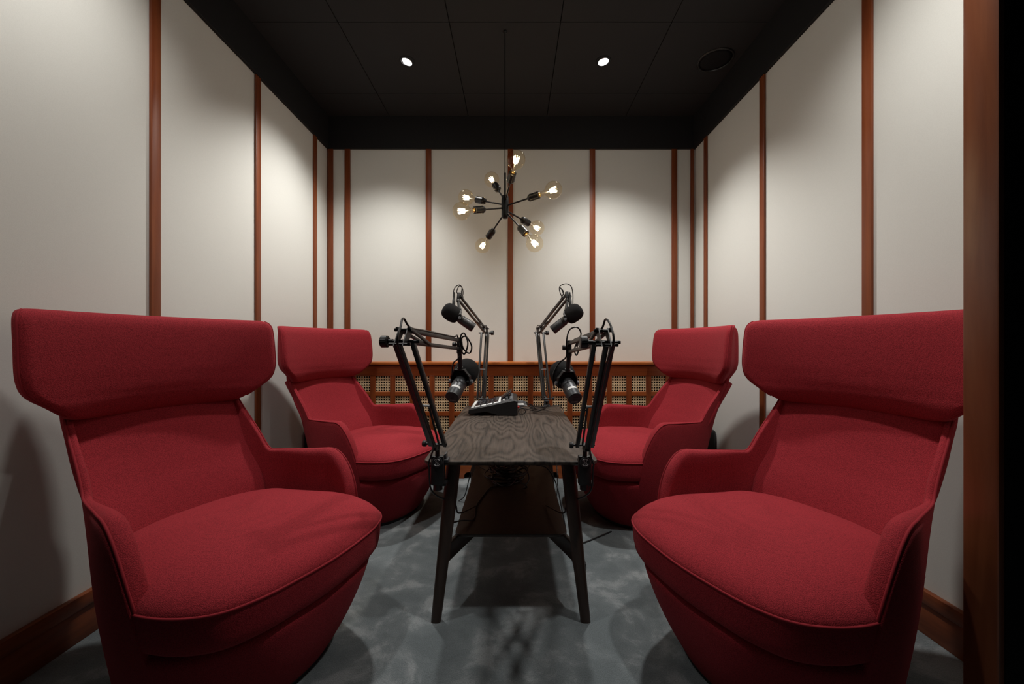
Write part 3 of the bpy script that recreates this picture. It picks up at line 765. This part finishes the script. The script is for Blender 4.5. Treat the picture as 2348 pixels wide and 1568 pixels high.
# ------------------------------------------------------------------ audio mixer on the table
MX0, MX1, MY0, MY1 = -.262, .020, 2.265, 2.585
mo = V(((MX0 + MX1) / 2, (MY0 + MY1) / 2, TZ))
mx = tag(empty('audio_mixer', mo), 'black podcast mixer with pale square buttons on the dark table', 'audio mixer')
B = lambda m, n, mt, sm=30, par=None: m.build(n, mt, par or mx, sm, mo)
zl0, zl1, zr0, zr1 = TZ + .008, TZ + .036, TZ + .002, TZ + .094
def prism(sec, y0, y1):
    m = MB(); q = len(sec); vs = [(x, y0, z) for x, z in sec] + [(x, y1, z) for x, z in sec]
    m.add(vs, [tuple(range(q)), tuple(range(q, 2 * q))[::-1]] + [(i, (i + 1) % q, q + (i + 1) % q, q + i) for i in range(q)]); return m
sec = [(MX0 + .004, zl0), (MX0, zl0 + .008), (MX0 + .002, zl1 - .003), (MX0 + .008, zl1), (MX1 - .018, zr1 - .006), (MX1, zr1 - .012), (MX1, TZ + .006), (MX1 - .006, TZ + .002), (MX1 - .11, TZ + .002), (MX0 + .10, TZ + .022)]
o = B(prism(sec, MY0, MY1), 'case', M['black'])
bv = o.modifiers.new('edge', 'BEVEL'); bv.width = .003; bv.segments = 2; bv.limit_method = 'ANGLE'
for q in (MY0 + .02, MY1 - .02): B(MB().cyl((MX0 + .03, q, TZ), (MX0 + .03, q, TZ + .014), .008), 'foot', M['black'])
sl = (zr1 - .006 - zl1) / (MX1 - .018 - MX0 - .008); an = math.atan(sl)
Rt = Matrix.Rotation(-an, 3, 'Y')
def topz(x): return zl1 + sl * (x - MX0 - .008)
def deck(x, y, w, l, h, name, mt, bev=.001): return B(MB().box((x, y, topz(x) + h / 2 - .0008), (w, l, h), Rt, bev), name, mt)
deck((MX0 + MX1) / 2 - .004, (MY0 + MY1) / 2, MX1 - MX0 - .035, MY1 - MY0 - .012, .0022, 'top_panel', M['panel'])
for k in range(4):
    deck(MX0 + .050 + .036 * k, MY0 + .034, .029, .042, .006, 'pad_button', M['pad'])
    deck(MX0 + .050 + .036 * k, MY0 + .092, .029, .04, .005, 'pad_button', M['screen']) 
deck(MX0 + .020, MY0 + .16, .018, .27, .004, 'edge_strip', M['pad'])
deck(MX0 + .176, MY0 + .125, .014, .21, .006, 'light_strip', M['pad'])
for r in range(3):
    for k in range(5): deck(MX0 + .044 + .024 * k, MY0 + .145 + .035 * r, .017, .022, .004, 'key', M['screen'])
deck(MX0 + .10, MY0 + .275, .10, .05, .004, 'display', M['screen'])
for k in range(4):
    x = MX0 + .215; y = MY0 + .035 + .07 * k
    deck(x, y, .05, .006, .002, 'fader_slot', M['gap'])
    fx = x + (-.012, .004, .01, -.004)[k]
    B(MB().box((fx, y, topz(fx) + .008), (.012, .022, .016), Rt, .002), 'fader_cap', M['pad' if k == 0 else 'knobgrey'])
for k in range(4):
    x = MX0 + .246; y = MY0 + .03 + .07 * k
    nrm = Rt @ V((0, 0, 1)); p = V((x, y, topz(x)))
    B(MB().lathe(p, nrm, [(.010, 0), (.0095, .012), (.008, .015)], 20), 'knob', M['knobgrey'])
# raised rear screen
B(MB().box((MX0 + .214, MY0 + .20, topz(MX0 + .214) + .022), (.078, .17, .005), Matrix.Rotation(-an - .42, 3, 'Y'), .002), 'tilted_screen', M['screen'])
# plugs and leads at the mixer's back
for k, (dy, mt) in enumerate(((.03, 'redled'), (.085, 'steel'), (.13, 'steel'), (.18, 'black'), (.23, 'black'))):
    p = V((MX1, MY0 + dy, TZ + .045)); L = .055 if k else .012
    m = MB(); m.lathe(p - V((.002, 0, 0)), (1, 0, 0), [(.0085, 0), (.0085, L * .7), (.006, L * .75), (.004, L)], 18)
    o = m.build('plug', M[mt if k < 3 else 'panel'], None, 35, p); o.location = p
    tag(o, ['small red plug at the nearest corner of the mixer back', 'first bright metal plug in the back of the mixer', 'second bright metal plug in the back of the mixer', 'dark plug in the back of the mixer beyond the metal ones', 'dark plug farthest along the back of the mixer'][k], 'plug')
leads = [
 [(MX1 + .055, MY0 + .085, .605), (.11, MY0 + .10, .59), (.15, 2.42, .568), (.19, 2.50, .566), (.215, 2.575, .575), (.24, 2.66, .55), (.24, 2.66, .40)],
 [(MX1 + .055, MY0 + .13, .605), (.105, MY0 + .15, .60), (.13, 2.45, .567), (.10, 2.52, .566), (.14, 2.58, .567), (.155, 2.655, .545), (.15, 2.655, .40)],
 [(MX1 + .012, MY0 + .03, .604), (.05, MY0 + .028, .60), (.066, MY0 + .03, .578), (.046, MY0 + .03, .564), (.026, MY0 + .035, .574), (.036, MY0 + .045, .594), (.08, MY0 + .07, .585), (.14, 2.40, .564), (.2, 2.53, .564), (.14, 2.59, .565), (.09, 2.655, .54), (.09, 2.655, .40)],
 [(MX1 + .055, MY0 + .18, .605), (.1, MY0 + .2, .59), (.125, 2.5, .566), (.2, 2.56, .564), (.27, 2.60, .566), (.305, 2.58, .56), (.312, 2.52, .53), (.30, 2.5, .42)],
]
for k, p in enumerate(leads):
    cable(p, .0026, ['black lead from the mixer running to the far right arm', 'black lead curving from the mixer over the back table edge', 'black lead making a small ring beside the mixer', 'black lead from the mixer crossing to the right table edge'][k], 'mixer_lead', 'cable', 8, None, 'leads behind the mixer')

# ------------------------------------------------------------------ cables on the shelf and floor
O = V((-.06, 2.03, .266))
m = MB()
for k in range(15):
    cx, cy = random.gauss(-.055, .022), random.gauss(2.06, .05); rx, ry = random.uniform(.05, .095), random.uniform(.05, .11)
    z = .270 + .0052 * k; ph = random.random() * 6.28; tx, ty = random.uniform(-.18, .18), random.uniform(-.18, .18); pts = []
    for q in range(26):
        a = ph + 2 * PI * 1.15 * q / 25; w = 1 + .10 * math.sin(3 * a + k)
        x, y = rx * w * math.cos(a), ry * w * math.sin(a)
        pts.append((cx + x, cy + y, max(.2695, z + tx * x + ty * y + .004 * math.sin(2 * a))))
    m.tube(spline(pts, 3), .0036, 8)
for pts in ([(-.02, 2.02, .30), (.05, 2.05, .33), (.075, 1.98, .30), (.045, 1.93, .273), (.06, 1.90, .29), (.02, 1.95, .30)],
            [(-.1, 2.1, .33), (-.13, 2.05, .35), (-.11, 1.99, .33), (-.06, 2.0, .345), (-.03, 2.08, .35)]):
    m.tube(spline(pts, 6), .0034, 8)
o = m.build('cable_bundle', M['rubber'], None, True, O); o.location = O
tag(o, 'tangled bundle of black cables heaped on the lower shelf of the table', 'cable bundle')
cable([(-.08, 1.98, .272), (-.12, 1.93, .2692), (-.145, 1.83, .2692), (-.165, 1.72, .2692), (-.16, 1.62, .2692), (-.17, 1.585, .27), (-.20, 1.55, .285), (-.235, 1.50, .30), (-.255, 1.46, .34), (-.25, 1.42, .42)], .003, 'black cable running forward from the heap along the left of the lower shelf', 'cable', 'cable', 8, None, 'loose cables under the table')
cable([(-.12, 2.1, .29), (-.17, 2.17, .29), (-.2, 2.22, .29), (-.235, 2.28, .28), (-.26, 2.35, .2), (-.30, 2.42, .05), (-.34, 2.45, .004)], .003, 'grey-black cable leaving the heap over the far left shelf corner', 'cable', 'cable', 8, None, 'loose cables under the table')
cable([(.0, 2.1, .32), (.05, 2.18, .31), (.12, 2.2, .30), (.185, 2.2, .28), (.225, 2.12, .22), (.245, 2.05, .12), (.26, 2.0, .03), (.25, 1.95, .004), (.27, 1.9, .004), (.36, 1.95, .004), (.5, 2.05, .004)], .0034, 'black power cable dropping from the right of the shelf to the carpet', 'cable', 'cable', 8, None, 'loose cables under the table')
cable([(.24, 2.60, .42), (.26, 2.5, .30), (.25, 2.3, .16), (.235, 2.2, .09), (.255, 2.05, .05), (.245, 1.9, .02), (.26, 1.83, .0045)], .0026, 'thin black cable hanging beside the far right table leg', 'cable', 'cable', 8, None, 'loose cables under the table')
# power strip on the carpet
ps = tag(empty('power_strip', (.285, 1.80, 0)), 'black power strip on the carpet by the right table legs', 'power strip')
MB().box((0, 0, .02), (.045, .22, .034), None, .006).build('housing', M['black'], ps, 35)
for k in range(3): MB().box((0, -.07 + .06 * k, .045), (.034, .036, .024), None, .006).build('adapter', M['black'], ps, 35)
for k in range(2): MB().box((-.004, -.09 + .045 * k, .0385), (.012, .008, .003), None, .001).build('switch', M['knobgrey'], ps)

# ------------------------------------------------------------------ black boxes behind the back chairs
for x, y, lab in ((1.339, 2.778, 'black rounded box standing behind the far right armchair by the wall'), (-1.385, 2.76, 'black rounded box standing behind the far left armchair by the wall')):
    o = MB().box((0, 0, .19), (.085, .13, .38), None, .022, 4).build('storage_box', M['black'], None, 40); o.location = (x, y, 0)
    tag(o, lab, 'box')

# ------------------------------------------------------------------ sputnik pendant
HX, HY, HZ = (1158 - VX) * 2.208 / F, 2.208, H + (VY - 475) * 2.208 / F
hub = V((HX, HY, HZ))
pd = tag(empty('pendant_lamp', (HX, HY, ZC)), 'black sputnik pendant lamp hanging over the table with eight glowing globe bulbs', 'pendant lamp')
PO = V((HX, HY, ZC))
B = lambda m, n, mt, sm=35, par=None: m.build(n, mt, par or pd, sm, PO)
B(MB().cyl((HX, HY, HZ + .17), (HX, HY, ZC), .0028, None, 10), 'cord', M['gap'])
B(MB().lathe((HX, HY, ZC), (0, 0, -1), [(.010, 0), (.012, .004), (.006, .012)], 20), 'ceiling_grommet', M['lampblack'])
B(MB().cyl((HX, HY, HZ + .05), (HX, HY, HZ + .19), .0055, None, 14), 'stem', M['lampblack'])
hubo = B(MB().lathe((HX, HY, HZ - .064), (0, 0, 1), [(.004, 0), (.013, .002), (.019, .010), (.0205, .02), (.0205, .11), (.0195, .112), (.0195, .114), (.0205, .116), (.018, .126), (.008, .131)], 28), 'hub', M['lampblack'])
bulbs = [(1183.5, 366, -1, .03), (1127.4, 411.8, 1, .035), (1068.7, 453, 1, .012), (1058, 484, -1, -.004), (1269, 435.8, -1, .006), (1106.4, 563.4, 1, -.03), (1226, 558.2, -1, -.022), (1231.3, 522.8, 1, -.015)]
LT = .29
light_pts = []
for (px, py, sg, oz) in bulbs:
    o0 = hub + V((0, 0, oz)); lo, best = None, None
    for k in range(0, 300):
        d = HY + sg * k * .001; p = at(px, py, d); e = abs((p - o0).length - LT)
        if best is None or e < best[0]: best = (e, p)
    bp = best[1]; ax = (bp - o0).normalized()
    sock = bp - ax * .150       # start of the socket
    B(MB().cyl(o0, sock + ax * .004, .0045, None, 12), 'lamp_arm', M['lampblack'])
    s = B(MB().lathe(sock, ax, [(.006, 0), (.012, .002), (.017, .008), (.0195, .014), (.0205, .016), (.0205, .019), (.0198, .021), (.0198, .067), (.0185, .0675)], 24), 'socket', M['lampblack'])
    R = .0455
    prof = [(.0125, -.062), (.0125, -.052)] 
    a0 = math.asin(.0148 / R)
    gl = [(.0128, -.084), (.0132, -.066), (.0142, -.052)] + [(R * math.sin(a), -R * math.cos(a)) for a in [a0 + (PI - a0) * k / 22 for k in range(1, 22)]] + [(.0008, R)]
    bl = B(MB().lathe(bp, ax, gl, 32, False), 'bulb', M['amber'], True)
    bl['label'] = 'lit amber globe bulb'
    B(MB().lathe(bp, ax, [(.0120, -.086), (.0120, -.078), (.010, -.076), (.004, -.073)], 20), 'screw_cap', M['brass'], 35, bl)
    B(MB().lathe(bp, ax, [(.0052, -.074), (.0034, -.045), (.0020, -.02)], 12), 'glass_stem', M['pad'], True, bl)
    x, y, _ = MB().frame(ax); m = MB(); pts = []
    for k in range(17):
        a = 2 * PI * k / 16; r = .0125 if k % 2 else .009
        pts.append(bp + (x * math.cos(a) + y * math.sin(a)) * r + ax * (.014 if k % 2 else -.018))
    m.tube(pts, .0027, 6); B(m, 'filament', M['filament'], True, bl)
    light_pts.append(bp)
    ld = bpy.data.lights.new('bulb_light', 'POINT'); ld.energy = .55; ld.color = (1, .80, .55); ld.shadow_soft_size = .012
    lo = bpy.data.objects.new('bulb_light', ld); COL.objects.link(lo); lo.parent = pd; lo.location = bp - PO

# ------------------------------------------------------------------ ceiling fittings
def downlight(x, y, tilt, label, energy, size=112, blend=.9):
    d = tag(empty('downlight', (x, y, ZC)), label, 'ceiling light', 'recessed ceiling spotlights')
    MB().lathe((0, 0, .004), (0, 0, -1), [(.046, 0), (.047, .006), (.044, .0085), (.037, .0085), (.035, .002)], 40, False).build('trim_ring', M['black_paint'], d, 35)
    R = Matrix.Rotation(tilt[0], 3, 'X') @ Matrix.Rotation(tilt[1], 3, 'Y'); ax = R @ V((0, 0, -1))
    MB().lathe(V((0, 0, .006)), ax, [(.034, -.002), (.034, .010), (.031, .013), (.0305, .010)], 36, False).build('gimbal', M['steel'], d, 35)
    MB().lathe(V((0, 0, .006)), ax, [(.0302, .010), (.0302, .0105), (.024, .013), (.010, .0145)], 32).build('lens', M['spotlens'], d, True)
    ld = bpy.data.lights.new('spot', 'SPOT'); ld.energy = energy; ld.color = (1, .97, .925); ld.spot_size = math.radians(size); ld.spot_blend = blend; ld.shadow_soft_size = .045
    lo = bpy.data.objects.new('spot', ld); COL.objects.link(lo); lo.parent = d; lo.location = V((0, 0, .006)) + ax * .034
    lo.rotation_euler = R.to_euler()
downlight(-.655, 2.44, (.0, .24), 'lit ceiling spotlight left of the pendant lamp cord', 96, 102, .85)
downlight(.545, 2.44, (.0, -.12), 'lit ceiling spotlight right of the pendant lamp cord', 106, 102, .85)
downlight(-.95, 1.10, (.0, .10), 'ceiling spotlight above the near left armchair', 41, 125, 1.)
downlight(.78, 1.10, (.0, -.10), 'ceiling spotlight above the near right armchair', 60, 125, 1.)
# round black loudspeaker grille in the ceiling
cs = tag(empty('ceiling_speaker', (1.228, 2.43, ZC)), 'round black loudspeaker grille in the ceiling near the right wall', 'ceiling speaker')
MB().lathe((0, 0, .002), (0, 0, -1), [(.104, 0), (.104, .006), (.101, .009), (.094, .009), (.092, .004)], 48, False).build('rim', M['bar'], cs, 35)
m = MB().lathe((0, 0, .002), (0, 0, -1), [(.093, .003), (.07, .006), (.03, .0075), (.004, .008)], 48); m.build('grille', M['foam'], cs, True)

# ------------------------------------------------------------------ world and colour
w = bpy.data.worlds.new('world'); sc.world = w; w.use_nodes = True
w.node_tree.nodes['Background'].inputs[0].default_value = (.5, .5, .55, 1)
w.node_tree.nodes['Background'].inputs[1].default_value = .004
sc.view_settings.view_transform = 'Standard'; sc.view_settings.look = 'None'; sc.view_settings.gamma = 1; sc.view_settings.use_curve_mapping = False
sc.view_settings.exposure = .22
sc.cycles.use_denoising = True
sc.cycles.max_bounces = 7; sc.cycles.diffuse_bounces = 4; sc.cycles.transparent_max_bounces = 12
sc.cycles.use_adaptive_sampling = True; sc.cycles.adaptive_threshold = .025
sc.cycles.sample_clamp_indirect = 6
